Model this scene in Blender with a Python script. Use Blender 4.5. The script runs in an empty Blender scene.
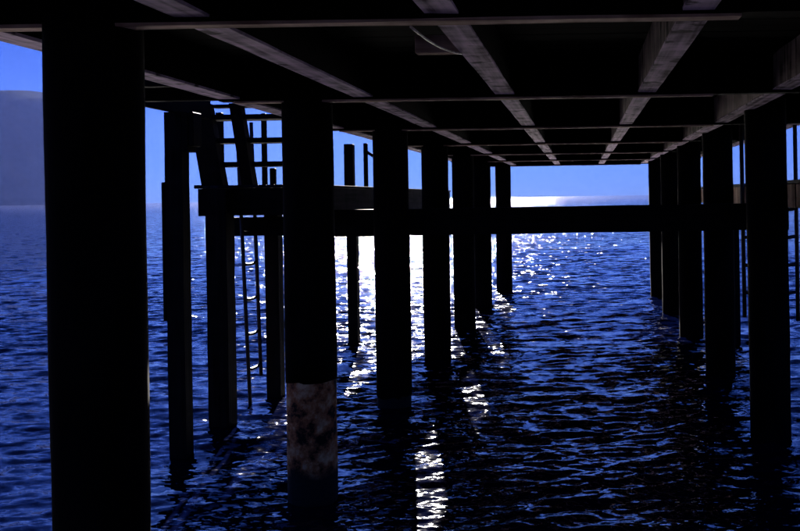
import bpy, bmesh, math, random
import numpy as np
from mathutils import Vector, Matrix
random.seed(7)
rng = np.random.default_rng(11)
scene = bpy.context.scene
COL = scene.collection
rad = math.radians

# ------------------------------------------------------------------ scale
S = 3.1            # spacing of the pier bents, metres
K = S / 900.0      # metres per lateral unit
HC = 680 * K       # eye height above the water

def W(xu, zs, hu):
    """lateral units / bent spacings / units above eye height -> metres"""
    return Vector((xu * K, zs * S, HC + hu * K))

# ------------------------------------------------------------------ camera
cam_d = bpy.data.cameras.new('camera')
cam = bpy.data.objects.new('camera', cam_d)
COL.objects.link(cam)
scene.camera = cam
cam_d.sensor_width = 36.0
cam_d.lens = 40.5
cam_d.shift_x = -0.2262
cam_d.shift_y = -0.0869
cam_d.clip_start = 0.05
cam_d.clip_end = 60000
cam.matrix_world = (Matrix.Translation((0, 0, HC)) @ Matrix.Rotation(rad(90), 4, 'X')
                    @ Matrix.Rotation(rad(-0.92), 4, 'Z'))

# ------------------------------------------------------------------ sky, sun, exposure
SUN_EL, SUN_AZ = 20.0, -11.3       # azimuth measured from the pier axis, minus = left
world = bpy.data.worlds.new('World')
scene.world = world
world.use_nodes = True
wt = world.node_tree
wt.nodes.clear()
sky = wt.nodes.new('ShaderNodeTexSky')
sky.sky_type = 'NISHITA'
sky.sun_disc = False
sky.sun_elevation = rad(SUN_EL)
sky.sun_rotation = rad(SUN_AZ)
sky.air_density = 1.0
sky.dust_density = 0.15
sky.ozone_density = 6.0
tint = wt.nodes.new('ShaderNodeMix')
tint.data_type = 'RGBA'
tint.blend_type = 'MULTIPLY'
tint.inputs['Factor'].default_value = 1.0
tint.inputs[7].default_value = (0.0215, 0.053, 0.190, 1)   # the photograph's cold white balance
bg = wt.nodes.new('ShaderNodeBackground')
bg.inputs['Strength'].default_value = 0.05
wo = wt.nodes.new('ShaderNodeOutputWorld')
wt.links.new(sky.outputs[0], tint.inputs[6])
wt.links.new(tint.outputs[2], bg.inputs[0])
wt.links.new(bg.outputs[0], wo.inputs[0])

sun_d = bpy.data.lights.new('sun', 'SUN')
sun_d.energy = 5.0
sun_d.angle = rad(0.5)
sun_d.color = (1.0, 0.93, 0.86)
sun = bpy.data.objects.new('sun', sun_d)
COL.objects.link(sun)
sv = Vector((math.sin(rad(SUN_AZ)) * math.cos(rad(SUN_EL)),
             math.cos(rad(SUN_AZ)) * math.cos(rad(SUN_EL)), math.sin(rad(SUN_EL))))
sun.rotation_euler = (-sv).to_track_quat('-Z', 'Y').to_euler()
sun.location = (0, 0, 60)

vs = scene.view_settings
vs.view_transform = 'Standard'
vs.look = 'None'
vs.exposure = 3.0
vs.gamma = 1.0
vs.use_curve_mapping = False
scene.render.engine = 'CYCLES'
cy = scene.cycles
cy.use_denoising = True
cy.denoiser = 'OPENIMAGEDENOISE'
cy.denoising_input_passes = 'RGB_ALBEDO_NORMAL'
cy.denoising_prefilter = 'NONE'
cy.max_bounces = 6
cy.diffuse_bounces = 3
cy.glossy_bounces = 4
cy.volume_bounces = 0
cy.sample_clamp_indirect = 30.0
cy.caustics_reflective = True
cy.blur_glossy = 2.0

# ------------------------------------------------------------------ materials
def nodes_of(name):
    m = bpy.data.materials.new(name)
    m.use_nodes = True
    t = m.node_tree
    return m, t, t.nodes['Principled BSDF']

def N(t, kind, **kw):
    n = t.nodes.new(kind)
    for k, v in kw.items():
        setattr(n, k, v)
    return n

def ramp(t, src, stops):
    r = N(t, 'ShaderNodeValToRGB')
    e = r.color_ramp.elements
    while len(e) < len(stops):
        e.new(0.5)
    for i, (p, c) in enumerate(stops):
        e[i].position = p
        e[i].color = (*c, 1)
    t.links.new(src, r.inputs[0])
    return r

def math_node(t, op, a, b=None, clamp=False):
    n = N(t, 'ShaderNodeMath', operation=op, use_clamp=clamp)
    for i, v in enumerate((a, b)):
        if v is None:
            continue
        if isinstance(v, (int, float)):
            n.inputs[i].default_value = v
        else:
            t.links.new(v, n.inputs[i])
    return n.outputs[0]

def wood(name, dark, light, grain='Y', rough=0.75, marks=0.6, bump=0.35, spec=0.05, knots=0.0):
    """weathered timber: grain along an axis, cross saw marks, blotches, piece to piece change"""
    m, t, b = nodes_of(name)
    tc = N(t, 'ShaderNodeTexCoord')
    oi = N(t, 'ShaderNodeObjectInfo')
    off = N(t, 'ShaderNodeVectorMath', operation='SCALE')
    off.inputs[0].default_value = (37, 91, 53)
    t.links.new(oi.outputs['Random'], off.inputs['Scale'])
    add = N(t, 'ShaderNodeVectorMath', operation='ADD')
    t.links.new(tc.outputs['Object'], add.inputs[0])
    t.links.new(off.outputs[0], add.inputs[1])
    def stretched(sc):
        mp = N(t, 'ShaderNodeMapping')
        mp.inputs['Scale'].default_value = sc
        t.links.new(add.outputs[0], mp.inputs[0])
        return mp.outputs[0]
    g = {'X': (1.2, 26, 26), 'Y': (26, 1.2, 26), 'Z': (26, 26, 1.2)}[grain]
    c = {'X': (16, 4, 4), 'Y': (4, 16, 4), 'Z': (4, 4, 16)}[grain]
    n1 = N(t, 'ShaderNodeTexNoise'); n1.inputs['Scale'].default_value = 1.0; n1.inputs['Detail'].default_value = 7
    t.links.new(stretched(g), n1.inputs['Vector'])
    n2 = N(t, 'ShaderNodeTexNoise'); n2.inputs['Scale'].default_value = 1.0; n2.inputs['Detail'].default_value = 4
    t.links.new(stretched(c), n2.inputs['Vector'])
    n3 = N(t, 'ShaderNodeTexNoise'); n3.inputs['Scale'].default_value = 4.5; n3.inputs['Detail'].default_value = 6
    t.links.new(add.outputs[0], n3.inputs['Vector'])
    mix = math_node(t, 'ADD', math_node(t, 'MULTIPLY', n1.outputs[0], 0.55),
                    math_node(t, 'ADD', math_node(t, 'MULTIPLY', n2.outputs[0], 0.25 * marks),
                              math_node(t, 'MULTIPLY', n3.outputs[0], 0.45)))
    mix = math_node(t, 'ADD', mix, math_node(t, 'MULTIPLY', oi.outputs['Random'], 0.14))
    mid = tuple((a + c2) / 2 for a, c2 in zip(dark, light))
    r = ramp(t, mix, [(0.52, dark), (0.64, mid), (0.78, light)])
    col = r.outputs[0]
    if knots:
        kn = N(t, 'ShaderNodeTexNoise'); kn.inputs['Scale'].default_value = 1.0; kn.inputs['Detail'].default_value = 3
        t.links.new(stretched((6, 7, 6)), kn.inputs['Vector'])
        kr = ramp(t, kn.outputs[0], [(0.60, (0, 0, 0)), (0.68, (1, 1, 1))])
        km = N(t, 'ShaderNodeMix', data_type='RGBA')
        t.links.new(math_node(t, 'MULTIPLY', kr.outputs[0], knots), km.inputs['Factor'])
        t.links.new(col, km.inputs[6])
        km.inputs[7].default_value = (0.03, 0.022, 0.024, 1)
        col = km.outputs[2]
    t.links.new(col, b.inputs['Base Color'])
    b.inputs['Roughness'].default_value = rough
    b.inputs['Specular IOR Level'].default_value = spec
    bp = N(t, 'ShaderNodeBump'); bp.inputs['Strength'].default_value = bump; bp.inputs['Distance'].default_value = 0.012
    t.links.new(mix, bp.inputs['Height'])
    t.links.new(bp.outputs[0], b.inputs['Normal'])
    return m

M_STR_LIT = wood('lit_weathered_timber', (0.12, 0.080, 0.105), (0.92, 0.70, 0.88), 'Y', marks=1.0, knots=0.85)  # pale colour carries the light on the stringer undersides
M_SIDE_LIT = wood('lit_timber_side', (0.010, 0.008, 0.008), (0.40, 0.31, 0.29), 'Z')  # paler copy for the stringers whose left faces are lit
M_BEAM = wood('beam_timber_and_lit_underside', (0.24, 0.14, 0.11), (0.74, 0.52, 0.44), 'X')
M_TAR_SHADE = wood('tarred_planks_and_shade', (0.0005, 0.0005, 0.0005), (0.0025, 0.0022, 0.0022), 'X', rough=0.85)  # real tar on deck planks; on cross beams and stringers it paints shade
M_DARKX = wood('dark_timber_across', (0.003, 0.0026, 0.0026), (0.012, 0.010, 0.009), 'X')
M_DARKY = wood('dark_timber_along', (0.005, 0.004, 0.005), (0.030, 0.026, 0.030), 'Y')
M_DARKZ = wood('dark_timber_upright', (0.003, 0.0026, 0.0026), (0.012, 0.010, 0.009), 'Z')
M_SKIRT = wood('brown_skirt_boards', (0.12, 0.05, 0.03), (0.60, 0.36, 0.24), 'Z')

def steel(name, col):
    m, t, b = nodes_of(name)
    n = N(t, 'ShaderNodeTexNoise'); n.inputs['Scale'].default_value = 30; n.inputs['Detail'].default_value = 6
    tc = N(t, 'ShaderNodeTexCoord'); t.links.new(tc.outputs['Object'], n.inputs['Vector'])
    r = ramp(t, n.outputs[0], [(0.35, tuple(c * 0.4 for c in col)), (0.7, col)])
    t.links.new(r.outputs[0], b.inputs['Base Color'])
    b.inputs['Roughness'].default_value = 0.5
    b.inputs['Metallic'].default_value = 0.3
    return m
M_STEEL = steel('rusty_steel', (0.06, 0.04, 0.03))
M_CABLE = steel('pale_cable', (0.95, 0.88, 0.80))

def pile_mat():
    m, t, b = nodes_of('stained_pile')
    tc = N(t, 'ShaderNodeTexCoord')
    geo = N(t, 'ShaderNodeNewGeometry')
    sep = N(t, 'ShaderNodeSeparateXYZ'); t.links.new(geo.outputs['Position'], sep.inputs[0])
    n = N(t, 'ShaderNodeTexNoise'); n.inputs['Scale'].default_value = 7; n.inputs['Detail'].default_value = 10; n.inputs['Roughness'].default_value = 0.68
    t.links.new(geo.outputs['Position'], n.inputs['Vector'])
    n2 = N(t, 'ShaderNodeTexNoise'); n2.inputs['Scale'].default_value = 2.4; n2.inputs['Detail'].default_value = 5
    t.links.new(geo.outputs['Position'], n2.inputs['Vector'])
    v = N(t, 'ShaderNodeTexVoronoi'); v.inputs['Scale'].default_value = 26
    t.links.new(geo.outputs['Position'], v.inputs['Vector'])
    crust = ramp(t, n.outputs[0], [(0.40, (0.010, 0.005, 0.003)), (0.50, (0.50, 0.15, 0.04)), (0.64, (0.82, 0.48, 0.20))])
    # weed and wet slime close to the water line
    wet = math_node(t, 'ADD', sep.outputs['Z'], math_node(t, 'MULTIPLY', n2.outputs[0], 0.22))
    wr = ramp(t, wet, [(0.30, (0, 0, 0)), (0.40, (1, 1, 1))])
    mix = N(t, 'ShaderNodeMix', data_type='RGBA')
    t.links.new(wr.outputs[0], mix.inputs['Factor'])
    mix.inputs[6].default_value = (0.008, 0.009, 0.008, 1)
    t.links.new(crust.outputs[0], mix.inputs[7])
    t.links.new(mix.outputs[2], b.inputs['Base Color'])
    b.inputs['Roughness'].default_value = 0.7
    b.inputs['Specular IOR Level'].default_value = 0.2
    bp = N(t, 'ShaderNodeBump'); bp.inputs['Strength'].default_value = 0.6; bp.inputs['Distance'].default_value = 0.02
    h = math_node(t, 'ADD', n.outputs[0], math_node(t, 'MULTIPLY', v.outputs['Distance'], -0.35))
    t.links.new(h, bp.inputs['Height'])
    t.links.new(bp.outputs[0], b.inputs['Normal'])
    return m
M_PILE = pile_mat()

def jacket_mat():
    m, t, b = nodes_of('tar_jacket')
    geo = N(t, 'ShaderNodeNewGeometry')
    n = N(t, 'ShaderNodeTexNoise'); n.inputs['Scale'].default_value = 5; n.inputs['Detail'].default_value = 8
    mp = N(t, 'ShaderNodeMapping'); mp.inputs['Scale'].default_value = (1, 1, 0.25)
    t.links.new(geo.outputs['Position'], mp.inputs[0]); t.links.new(mp.outputs[0], n.inputs['Vector'])
    r = ramp(t, n.outputs[0], [(0.35, (0.0015, 0.0015, 0.0015)), (0.7, (0.006, 0.005, 0.005))])
    t.links.new(r.outputs[0], b.inputs['Base Color'])
    b.inputs['Roughness'].default_value = 0.9
    b.inputs['Specular IOR Level'].default_value = 0.03
    bp = N(t, 'ShaderNodeBump'); bp.inputs['Strength'].default_value = 0.4; bp.inputs['Distance'].default_value = 0.01
    t.links.new(n.outputs[0], bp.inputs['Height']); t.links.new(bp.outputs[0], b.inputs['Normal'])
    return m
M_JACK = jacket_mat()

def sea_mat():
    m, t, b = nodes_of('sea_water')
    b.inputs['Base Color'].default_value = (0.0004, 0.0012, 0.011, 1)
    dist = N(t, 'ShaderNodeAttribute', attribute_name='unresolved')
    t.links.new(dist.outputs['Fac'], b.inputs['Roughness'])
    b.inputs['IOR'].default_value = 1.42
    geo = N(t, 'ShaderNodeNewGeometry')
    total = None
    lost = N(t, 'ShaderNodeAttribute', attribute_name='lost')
    def layer(scale, amp, detail, seed, amp_src=None):
        nonlocal total
        mp = N(t, 'ShaderNodeMapping')
        mp.inputs['Scale'].default_value = (scale * 0.55, scale, 0.0)
        mp.inputs['Location'].default_value = (seed, seed * 2.3, seed * 0.7)
        mp.inputs['Rotation'].default_value = (0, 0, rad(8))
        t.links.new(geo.outputs['Position'], mp.inputs[0])
        n = N(t, 'ShaderNodeTexNoise'); n.inputs['Scale'].default_value = 1.0
        n.inputs['Detail'].default_value = detail; n.inputs['Roughness'].default_value = 0.55
        t.links.new(mp.outputs[0], n.inputs['Vector'])
        sub = N(t, 'ShaderNodeVectorMath', operation='SUBTRACT')
        t.links.new(n.outputs['Color'], sub.inputs[0]); sub.inputs[1].default_value = (0.5, 0.5, 0.5)
        mul = N(t, 'ShaderNodeVectorMath', operation='MULTIPLY')
        t.links.new(sub.outputs[0], mul.inputs[0]); mul.inputs[1].default_value = (amp * 0.9, amp, 0)
        o = mul.outputs[0]
        if amp_src is not None:
            s2 = N(t, 'ShaderNodeVectorMath', operation='SCALE')
            t.links.new(o, s2.inputs[0]); t.links.new(amp_src, s2.inputs['Scale'])
            o = s2.outputs[0]
        if total is None:
            total = o
        else:
            a = N(t, 'ShaderNodeVectorMath', operation='ADD')
            t.links.new(total, a.inputs[0]); t.links.new(o, a.inputs[1])
            total = a.outputs[0]
    layer(13.0, 0.85, 3, 3.1)
    layer(4.2, 2.5, 3, 11.7, lost.outputs['Fac'])
    layer(0.7, 0.5, 2, 5.3, lost.outputs['Fac'])
    a = N(t, 'ShaderNodeVectorMath', operation='ADD')
    t.links.new(total, a.inputs[0]); t.links.new(geo.outputs['Normal'], a.inputs[1])
    nn = N(t, 'ShaderNodeVectorMath', operation='NORMALIZE')
    t.links.new(a.outputs[0], nn.inputs[0])
    t.links.new(nn.outputs[0], b.inputs['Normal'])
    return m
M_SEA = sea_mat()

def hill_mat():
    m, t, b = nodes_of('forest_hill')
    geo = N(t, 'ShaderNodeNewGeometry')
    n = N(t, 'ShaderNodeTexNoise'); n.inputs['Scale'].default_value = 0.004; n.inputs['Detail'].default_value = 8
    t.links.new(geo.outputs['Position'], n.inputs['Vector'])
    r = ramp(t, n.outputs[0], [(0.35, (0.012, 0.014, 0.016)), (0.7, (0.030, 0.032, 0.030))])
    t.links.new(r.outputs[0], b.inputs['Base Color'])
    b.inputs['Roughness'].default_value = 1.0
    b.inputs['Specular IOR Level'].default_value = 0.0
    return m
M_HILL = hill_mat()

# ------------------------------------------------------------------ object helpers
def link(name, mesh, mat=None, parent=None):
    o = bpy.data.objects.new(name, mesh)
    COL.objects.link(o)
    if mat and not mesh.materials:
        mesh.materials.append(mat)
    if parent:
        o.parent = parent
    return o

def tag(o, label=None, category=None, group=None, kind=None):
    for k, v in (('label', label), ('category', category), ('group', group), ('kind', kind)):
        if v:
            o[k] = v
    return o

def thing(name, label, category, loc=(0, 0, 0), group=None):
    o = bpy.data.objects.new(name, None)
    o.empty_display_size = 0.2
    COL.objects.link(o)
    o.location = loc
    return tag(o, label, category, group)

def box_mesh(name, size, bevel=0.012, wob=0.0):
    """bevelled timber with its own slightly uneven edges"""
    bm = bmesh.new()
    bmesh.ops.create_cube(bm, size=1.0)
    for v in bm.verts:
        v.co = Vector((v.co.x * size[0], v.co.y * size[1], v.co.z * size[2]))
    L = max(size)
    ax = size.index(L) if isinstance(size, list) else list(size).index(L)
    if wob and L > 0.8:
        cuts = min(14, max(2, int(L / 0.35)))
        ed = [e for e in bm.edges if abs((e.verts[0].co - e.verts[1].co)[ax]) > L * 0.5]
        bmesh.ops.subdivide_edges(bm, edges=ed, cuts=cuts, use_grid_fill=True)
        for v in bm.verts:
            for i in range(3):
                if i != ax:
                    v.co[i] += random.uniform(-wob, wob)
    if bevel and not (wob and L > 0.8):
        bmesh.ops.bevel(bm, geom=bm.edges[:], offset=min(bevel, min(size) * 0.3), segments=1, affect='EDGES')
    me = bpy.data.meshes.new(name)
    bm.to_mesh(me)
    bm.free()
    return me

def box(name, lo, hi, mat, parent=None, bevel=0.008, wob=0.0, origin=None):
    """box between two world corners; object origin at its centre, parented keeping place"""
    lo, hi = Vector(lo), Vector(hi)
    l = Vector([min(a, b) for a, b in zip(lo, hi)])
    h = Vector([max(a, b) for a, b in zip(lo, hi)])
    me = box_mesh(name, list(h - l), bevel, wob)
    o = link(name, me, mat, parent)
    c = (l + h) / 2
    base = Vector((0, 0, 0))
    p = parent
    while p is not None:
        base += p.location
        p = p.parent
    o.location = c - base
    return o

def ubox(name, x0, x1, z0, z1, h0, h1, mat, parent=None, **kw):
    return box(name, W(x0, z0, h0), W(x1, z1, h1), mat, parent, **kw)

def tube_mesh(name, pts, radii, seg=10, cap=True):
    bm = bmesh.new()
    rings = []
    pts = [Vector(p) for p in pts]
    n = len(pts)
    for i, p in enumerate(pts):
        d = (pts[min(i + 1, n - 1)] - pts[max(i - 1, 0)]).normalized()
        a = Vector((0, 0, 1)) if abs(d.z) < 0.9 else Vector((1, 0, 0))
        u = d.cross(a).normalized(); v = d.cross(u).normalized()
        r = radii[i] if hasattr(radii, '__len__') else radii
        rings.append([bm.verts.new(p + u * math.cos(2 * math.pi * k / seg) * r + v * math.sin(2 * math.pi * k / seg) * r) for k in range(seg)])
    for a, b2 in zip(rings, rings[1:]):
        for k in range(seg):
            bm.faces.new((a[k], a[(k + 1) % seg], b2[(k + 1) % seg], b2[k]))
    if cap:
        bm.faces.new(rings[0][::-1]); bm.faces.new(rings[-1])
    bmesh.ops.recalc_face_normals(bm, faces=bm.faces[:])
    me = bpy.data.meshes.new(name)
    bm.to_mesh(me); bm.free()
    for p in me.polygons:
        p.use_smooth = True
    return me

def tube(name, pts, r, mat, parent=None, seg=10):
    base = Vector((0, 0, 0))
    p = parent
    while p is not None:
        base += p.location
        p = p.parent
    pts = [Vector(q) for q in pts]
    o0 = pts[0]
    me = tube_mesh(name, [q - o0 for q in pts], r, seg)
    o = link(name, me, mat, parent)
    o.location = o0 - base
    return o

# ------------------------------------------------------------------ the sea: one sheet to the horizon
def build_sea():
    FA, FB, NF = -40.0, 23.0, 500
    fine = np.radians(np.linspace(FA, FB, NF))
    coarse = np.radians(np.linspace(FB, FA + 360, 150))[1:-1]
    ang = np.concatenate([fine, coarse])
    R = [1.2]
    while R[-1] < 11800:
        R.append(R[-1] * (1.0065 if R[-1] < 4 else 1.0034 if R[-1] < 40 else 1.009 if R[-1] < 400 else 1.04))
    R = np.array(R)
    A, RR = np.meshgrid(ang, R)
    X = RR * np.sin(A); Y = RR * np.cos(A)
    dr = RR * np.where(RR < 4, 0.0065, np.where(RR < 40, 0.0034, np.where(RR < 400, 0.009, 0.04)))
    infine = (A >= rad(FA - 0.1)) & (A <= rad(FB + 0.1))
    cell = np.maximum(dr, RR * np.where(infine, rad((FB - FA) / NF), rad(2.0)))
    Z = np.zeros_like(X)
    lostsq = np.zeros_like(X)
    tot = 0.0
    nw = 96
    lam = np.exp(np.linspace(math.log(0.075), math.log(2.8), nw))
    for i, l in enumerate(lam):
        k = 2 * math.pi / l
        th = rng.normal(rad(-4), rad(27))                # travel direction about the pier axis
        slope = 0.040 * (1.25 if l < 0.32 else 0.85 if l < 0.6 else 0.5 if l < 1.1 else 0.34)
        a = slope / k
        ph = rng.uniform(0, 2 * math.pi)
        kx, ky = k * math.sin(th), k * math.cos(th)
        # slow variation of wave groups
        gx, gy = rng.normal(0, 0.10 / l, 2)
        env = 0.65 + 0.5 * np.sin(gx * X + gy * Y + rng.uniform(0, 6.28))
        att = np.clip((l / cell - 2.2) / 2.2, 0, 1)
        arg = kx * X + ky * Y + ph
        Z += att * env * a * (np.sin(arg) + 0.18 * np.cos(2 * arg))
        lostsq += (1 - att) ** 2 * slope ** 2
        tot += slope ** 2
    lost = np.sqrt(lostsq / tot)
    nr, nc = X.shape
    co = np.stack([X, Y, Z], -1).reshape(-1, 3)
    co = np.vstack([co, [[0, 0, 0]]])
    lost = np.append(lost.reshape(-1), 0.0)
    i0 = (np.arange(nr - 1)[:, None] * nc + np.arange(nc)[None, :]).reshape(-1)
    i1 = (np.arange(nr - 1)[:, None] * nc + (np.arange(nc)[None, :] + 1) % nc).reshape(-1)
    quads = np.stack([i0, i0 + nc, i1 + nc, i1], -1)
    c0 = np.arange(nc)
    tris = np.stack([c0, (c0 + 1) % nc, np.full(nc, nr * nc)], -1)
    loops = np.concatenate([quads[:, ::-1].reshape(-1)[::1], tris.reshape(-1)])
    # quads wound so that normals point up
    v = co[quads[0]]
    nz = np.cross(v[1] - v[0], v[2] - v[0])[2]
    q = quads if nz > 0 else quads[:, ::-1]
    v = co[tris[0]]
    nz = np.cross(v[1] - v[0], v[2] - v[0])[2]
    tr = tris if nz > 0 else tris[:, ::-1]
    loops = np.concatenate([q.reshape(-1), tr.reshape(-1)]).astype(np.int32)
    starts = np.concatenate([np.arange(len(q)) * 4, len(q) * 4 + np.arange(len(tr)) * 3]).astype(np.int32)
    me = bpy.data.meshes.new('sea')
    me.vertices.add(len(co)); me.vertices.foreach_set('co', co.astype(np.float32).ravel())
    me.loops.add(len(loops)); me.loops.foreach_set('vertex_index', loops)
    me.polygons.add(len(starts)); me.polygons.foreach_set('loop_start', starts)
    me.update(calc_edges=True)
    me.polygons.foreach_set('use_smooth', np.ones(len(starts), dtype=bool))
    # far out the ripples are finer than any mesh or pixel: they act as surface roughness
    rr = np.hypot(co[:, 0], co[:, 1])
    un = 0.045 + 0.075 * np.clip(np.log(np.maximum(rr, 1) / 110) / math.log(6), 0, 1)
    a2 = me.attributes.new('unresolved', 'FLOAT', 'POINT')
    a2.data.foreach_set('value', un.astype(np.float32))
    lost = lost * (1 - 0.2 * np.clip(np.log(np.maximum(rr, 1) / 110) / math.log(6), 0, 1))
    at = me.attributes.new('lost', 'FLOAT', 'POINT')
    at.data.foreach_set('value', lost.astype(np.float32))
    o = link('sea', me, M_SEA)
    tag(o, 'dark blue rippled sea glittering in the sun', 'sea', kind='structure')
build_sea()

# ------------------------------------------------------------------ far hill
def build_hill():
    nx, ny = 150, 50
    D = 7000.0
    px = np.linspace(-420, 150, nx)
    def crest(p):
        pts = [(-420, 0), (-330, 40), (-200, 76), (-80, 84), (-20, 92), (0, 100), (10, 104), (20, 110), (28, 113), (48, 112.5), (70, 104), (80, 92), (95, 62), (108, 22), (116, 0), (150, 0)]
        return np.interp(p, [a for a, _ in pts], [b for _, b in pts])
    verts, faces = [], []
    ph = rng.uniform(0, 6.28, 12)
    for j in range(ny):
        v = j / (ny - 1)
        prof = math.sin(math.pi * v) ** 0.8 if v < 0.5 else math.sin(math.pi * v)
        for i in range(nx):
            d = D + (v - 0.5) * 3600
            x = (px[i] - 581) / 900.0 * D
            hgt = crest(px[i] + max(0.0, v - 0.5) * 2 * 130) / 900.0 * D * prof
            gul = sum(math.sin(x * 0.0021 * (q + 1) + d * 0.0017 * (q % 3 + 1) + ph[q]) / (q + 1) for q in range(6))
            hgt *= 1 + 0.07 * gul * math.sin(math.pi * v * 2) ** 2
            verts.append((x, d, hgt - 2 + HC * 0))
    for j in range(ny - 1):
        for i in range(nx - 1):
            a = j * nx + i
            faces.append((a, a + 1, a + nx + 1, a + nx))
    me = bpy.data.meshes.new('hill')
    me.from_pydata(verts, [], faces)
    for p in me.polygons:
        p.use_smooth = True
    o = link('hill', me, M_HILL)
    tag(o, 'hazy purple mountain across the water', 'mountain', kind='structure')
build_hill()

# ------------------------------------------------------------------ the pier
Z_END = 7.42
pier = thing('pier', 'timber pier overhead on rows of thick dark round piles', 'pier', (0, 0, 0))

def pile_mesh(name, r, z0, z1, seed, seg=28, lump=0.012):
    rnd = random.Random(seed)
    bm = bmesh.new()
    nz = max(6, int((z1 - z0) / 0.22))
    ph = [rnd.uniform(0, 6.28) for _ in range(6)]
    rings = []
    for j in range(nz + 1):
        z = z0 + (z1 - z0) * j / nz
        ring = []
        for k in range(seg):
            a = 2 * math.pi * k / seg
            zz = z + (rnd.uniform(-0.018, 0.018) if name == 'jacket' and j == 0 else 0)
            rr = r * (1 + lump * (math.sin(2 * a + ph[0] + z) + 0.6 * math.sin(3 * a + ph[1] - 1.7 * z) + 0.5 * math.sin(5 * z + ph[2])))
            rr += rnd.uniform(-0.002, 0.002)
            ring.append(bm.verts.new((rr * math.cos(a), rr * math.sin(a), zz)))
        rings.append(ring)
    for a, b2 in zip(rings, rings[1:]):
        for k in range(seg):
            bm.faces.new((a[k], a[(k + 1) % seg], b2[(k + 1) % seg], b2[k]))
    bm.faces.new(rings[0][::-1]); bm.faces.new(rings[-1])
    me = bpy.data.meshes.new(name)
    bm.to_mesh(me); bm.free()
    for p in me.polygons[:-2]:
        p.use_smooth = True
    return me

def pile(xu, zs, seed, jacket_bottom):
    p = W(xu, zs, 0)
    top = HC + 262 * K
    r = 0.189
    o = link('pile', pile_mesh('pile', r, -1.6, top, seed), M_PILE, pier)
    o.location = (p.x, p.y, 0)
    o.rotation_euler = (random.uniform(-0.002, 0.002), random.uniform(-0.002, 0.002), 0)
    j = link('jacket', pile_mesh('jacket', r + 0.007, jacket_bottom, top - 0.003, seed), M_JACK, o)
    return o
left_j = {2: 0.93, 3: 0.12}
for n in range(-2, 8):
    if n == 0:
        continue                     # this bent stands beside the photographer
    pile(-624 if n < 7 else -565, n + 0.29 - (0.03 if n == 7 else 0), 100 + n, left_j.get(n, -0.3))
for n in range(-2, 7):
    if n == 0:
        continue
    pile(519, n + 0.79, 200 + n, -0.3)

# cross beams over each bent: shade put in as near-black, added pale batten as lit underside
for n in range(-2, 8):
    z = n + 0.25
    cb = ubox('cross_beam', -812, 757, z, z + 0.033, 226.5, 312, M_TAR_SHADE, pier, wob=0.003)
    ubox('added_lit_batten', -806 + random.uniform(0, 30), {1: 205, 2: 302}.get(n, 436), z + 0.001, z + 0.031, 222, 226, M_BEAM, cb, wob=0.002)  # right ends cut where the lit line fades
# stringers: one timber for each span, shade-dark, with an added pale board as lit underside
STR = [(-810, -766, M_TAR_SHADE), (-506, -464, M_TAR_SHADE), (-188, -148, M_TAR_SHADE), (132, 170, M_SIDE_LIT), (438, 479, M_SIDE_LIT), (715, 755, M_TAR_SHADE)]  # side colour holds the shade, paler where the left face is lit
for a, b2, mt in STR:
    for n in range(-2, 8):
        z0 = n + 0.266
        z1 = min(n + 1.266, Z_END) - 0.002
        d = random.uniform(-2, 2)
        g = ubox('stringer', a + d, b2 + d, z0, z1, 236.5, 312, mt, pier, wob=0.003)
        e = random.uniform(-1, 1)
        ubox('added_lit_soffit', a + d - 1 + e, b2 + d + 1 + e, z0 + 0.02, z1 - 0.002, 231 + random.uniform(-1, 1), 235, M_STR_LIT, g, wob=0.0022)
# deck planks lying across
y = -1.75 * S
pm = [box_mesh('deck_plank', [1622 * K, 0.205, 0.06], 0.004) for _ in range(4)]
for me in pm:
    me.materials.append(M_TAR_SHADE)
while y < Z_END * S:
    o = link('deck_plank', random.choice(pm), None, pier)
    o.location = ((-845 + 777) / 2 * K, y + 0.1, HC + 312 * K + 0.032 + random.uniform(0, 0.003))
    y += 0.2075
# short blocking between beams, with the loose cable that hangs beside it
ubox('blocking', -262, -186, 1.60, 1.625, 233, 262, M_BEAM, pier, bevel=0.004)

pts = []
P0, P1 = W(-213, 1.272, 219), W(-187, 1.60, 231)
for i in range(15):
    s = i / 14
    q = P0.lerp(P1, s)
    q.z -= 0.05 * 4 * s * (1 - s) * 0.5
    pts.append(q)
cable = tube('loose_cable', pts, 0.006, M_CABLE, None, 8)
tag(cable, 'thin pale cable sagging below the deck between two beams', 'cable')

# ------------------------------------------------------------------ upper side platform on the left
sp = thing('side_platform', 'dark platform jutting from the pier deck above the stairs, on a square post', 'platform', W(-950, 2.5, -680))
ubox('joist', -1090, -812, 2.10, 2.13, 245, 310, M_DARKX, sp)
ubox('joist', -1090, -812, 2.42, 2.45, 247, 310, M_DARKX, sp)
ubox('fascia', -1104, -1091, 2.09, 2.96, 243, 330, M_TAR_SHADE, sp)
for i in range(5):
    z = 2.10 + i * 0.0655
    ubox('deck_plank', -1089, -848, z, z + 0.0645, 312, 328, M_TAR_SHADE, sp, bevel=0.003)
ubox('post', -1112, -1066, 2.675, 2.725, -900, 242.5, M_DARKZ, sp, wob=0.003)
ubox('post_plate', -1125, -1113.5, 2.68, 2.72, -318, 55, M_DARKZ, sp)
ubox('bracket', -1064, -1047, 2.67, 2.73, 135, 242, M_DARKZ, sp)
ubox('bracket', -1045.5, -1032, 2.67, 2.73, 150, 242, M_DARKZ, sp)

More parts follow.
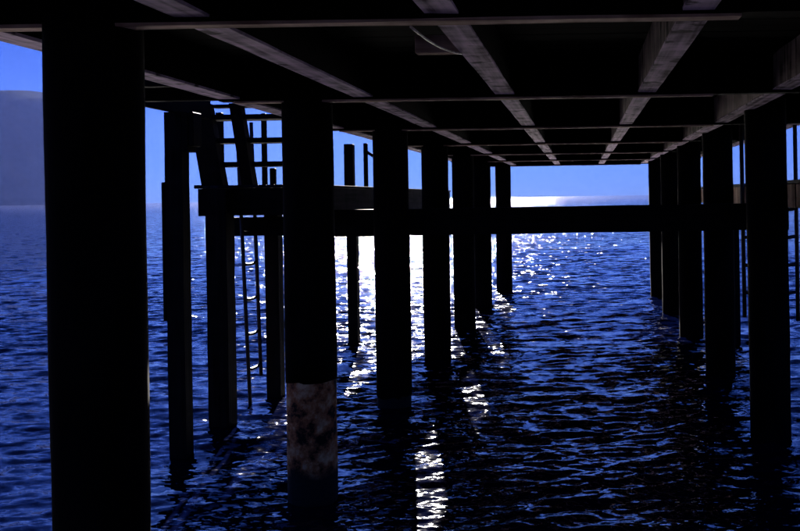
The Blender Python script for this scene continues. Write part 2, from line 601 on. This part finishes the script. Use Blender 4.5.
# ------------------------------------------------------------------ stairs down to the landing
st = thing('stairs', 'steep open timber stairs with plank treads down to the landing', 'stairs', W(-1030, 3.0, 45))
def stair_string(x0, x1):
    za, zb = 2.965, 3.09
    dep = 0.035
    pr = [(za, 292), (za + dep, 292), (zb + dep * 0.9, 42), (zb - 0.02, 42)]
    bm = bmesh.new()
    A = [bm.verts.new(W(x0, z, h) - st.location) for z, h in pr]
    B = [bm.verts.new(W(x1, z, h) - st.location) for z, h in pr]
    bm.faces.new(A[::-1]); bm.faces.new(B)
    for i in range(4):
        bm.faces.new((A[i], A[(i + 1) % 4], B[(i + 1) % 4], B[i]))
    bmesh.ops.recalc_face_normals(bm, faces=bm.faces[:])
    me = bpy.data.meshes.new('stair_string'); bm.to_mesh(me); bm.free()
    link('stair_string', me, M_DARKZ, st)
for x0, x1 in ((-1163, -1098), (-1040, -1006), (-884, -852)):
    stair_string(x0, x1)
ubox('head_rail', -1097, -854, 2.985, 3.02, 281, 291, M_DARKX, st, bevel=0.004)
for i, h in enumerate((246, 178, 107)):
    z = 2.99 + i * 0.04
    ubox('tread', -1129 + i * 2, -854, z, z + 0.075, h, h + 15, M_DARKX, st, bevel=0.005)

# ------------------------------------------------------------------ left landing stage
ls = thing('landing_stage', 'low dark landing stage on thin posts below the stairs', 'landing stage', W(-1020, 3.2, -680))
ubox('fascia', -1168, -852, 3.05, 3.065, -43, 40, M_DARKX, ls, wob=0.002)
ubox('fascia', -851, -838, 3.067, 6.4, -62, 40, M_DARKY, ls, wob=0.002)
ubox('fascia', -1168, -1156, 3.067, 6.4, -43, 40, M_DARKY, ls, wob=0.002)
ubox('ledge', -836, -812, 3.45, 6.4, -76, -66, M_STR_LIT, ls)
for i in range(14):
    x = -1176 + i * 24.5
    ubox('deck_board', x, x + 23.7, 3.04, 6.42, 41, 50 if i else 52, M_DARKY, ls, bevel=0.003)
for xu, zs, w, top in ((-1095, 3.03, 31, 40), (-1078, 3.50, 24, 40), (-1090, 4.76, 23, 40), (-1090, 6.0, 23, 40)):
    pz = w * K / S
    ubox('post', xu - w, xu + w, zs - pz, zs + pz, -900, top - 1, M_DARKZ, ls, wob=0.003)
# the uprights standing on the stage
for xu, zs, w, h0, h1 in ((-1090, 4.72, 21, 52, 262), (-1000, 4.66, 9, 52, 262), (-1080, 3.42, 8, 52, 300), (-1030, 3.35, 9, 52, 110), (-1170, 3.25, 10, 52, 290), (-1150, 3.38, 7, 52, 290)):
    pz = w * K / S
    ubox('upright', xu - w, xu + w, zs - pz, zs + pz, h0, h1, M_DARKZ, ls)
ubox('post_foot', -1114, -1066, 4.67, 4.77, 53, 66, M_DARKZ, ls)
tube('strut', [W(-1000, 4.66, 225), W(-960, 4.75, 190)], 0.025, M_DARKZ, ls, 6)

# ------------------------------------------------------------------ ladders
def ladder(label, rails, rung_h, top, bottoms, r=0.017):
    base = W(rails[0][0], rails[0][1], -680)
    t = thing('ladder', label, 'ladder', base, 'ladders into the water')
    ends = []
    for (x0, z0, x1, z1), bt in zip(rails, bottoms):
        def at(h, x0=x0, z0=z0, x1=x1, z1=z1):
            s = (top - h) / (top + 690)
            return W(x0 + (x1 - x0) * s, z0 + (z1 - z0) * s, h)
        tube('rail', [at(top), at((top + bt) / 2), at(bt)], r, M_STEEL, t, 8)
        ends.append(at)
    for h in rung_h:
        a, b2 = ends[0](h), ends[1](h)
        mid = a.lerp(b2, 0.5) - Vector((0, 0, 0.02))
        tube('rung', [a, a.lerp(b2, 0.2) - Vector((0, 0, 0.015)), mid, a.lerp(b2, 0.8) - Vector((0, 0, 0.015)), b2], r * 0.85, M_STEEL, t, 8)
    return t
ladder('narrow dark ladder dropping into the water beside the low landing stage',
       [(-1132, 3.30, -1112, 3.33), (-1124, 3.42, -1108, 3.44)], [-90, -207, -324, -441, -558], 270, (-700, -600), 0.022)
ladder('wide dark ladder hanging beside the brown boarded platform',
       [(551, 3.42, 556, 3.43), (735, 3.42, 738, 3.43)], [-55, -150, -245, -340], 300, (-425, -440), 0.025)

# ------------------------------------------------------------------ right platform with boarded side
rp = thing('boarded_platform', 'low platform with brown vertical boards along its side', 'platform', W(690, 3.8, -680))
z = 2.2
while z < 6.3:
    wz = random.uniform(0.055, 0.075)
    ubox('skirt_board', 600 + random.uniform(-2, 2), 611, z, z + wz - 0.002, -41 + random.uniform(-2, 2), 25, M_SKIRT, rp, bevel=0.004)
    z += wz
ubox('beam', 612, 640, 2.2, 6.3, -44, 22, M_DARKY, rp)
ubox('beam', 800, 828, 2.2, 6.3, -44, 22, M_DARKY, rp)
for i in range(9):
    x = 598 + i * 27
    ubox('deck_board', x, x + 26, 2.18, 6.32, 26, 36, M_DARKY, rp, bevel=0.003)
for xu in (705, 785):
    for zs in (3.0, 4.6, 6.1):
        ubox('post', xu - 14, xu + 14, zs - 0.04, zs + 0.04, -900, 25, M_DARKZ, rp)

# ------------------------------------------------------------------ low walkway beam behind the third bent
wb = thing('walkway_beam', 'heavy black crossbeam low above the water, running between the piles', 'beam', W(-100, 3.39, -120))
ubox('beam', -868, 700, 3.372, 3.43, -124, -34, M_DARKX, wb, wob=0.003)
ubox('beam_end', -1232, -869, 3.375, 3.42, -117, -54, M_DARKX, wb, wob=0.002)

# ------------------------------------------------------------------ haze
def build_haze():
    m = bpy.data.materials.new('air')
    m.use_nodes = True
    t = m.node_tree
    t.nodes.clear()
    o = N(t, 'ShaderNodeOutputMaterial')
    v = N(t, 'ShaderNodeVolumePrincipled')
    v.inputs['Color'].default_value = (0.20, 0.30, 1.0, 1)
    v.inputs['Density'].default_value = HAZE
    v.inputs['Anisotropy'].default_value = 0.35
    t.links.new(v.outputs[0], o.inputs['Volume'])
    b = box('haze', (-12500, -12500, -1.0), (12500, 12500, 1150), m, None, bevel=0)
    tag(b, 'thin blue haze over the sea', 'haze', kind='stuff')
HAZE = 0.52e-5
if HAZE:
    build_haze()
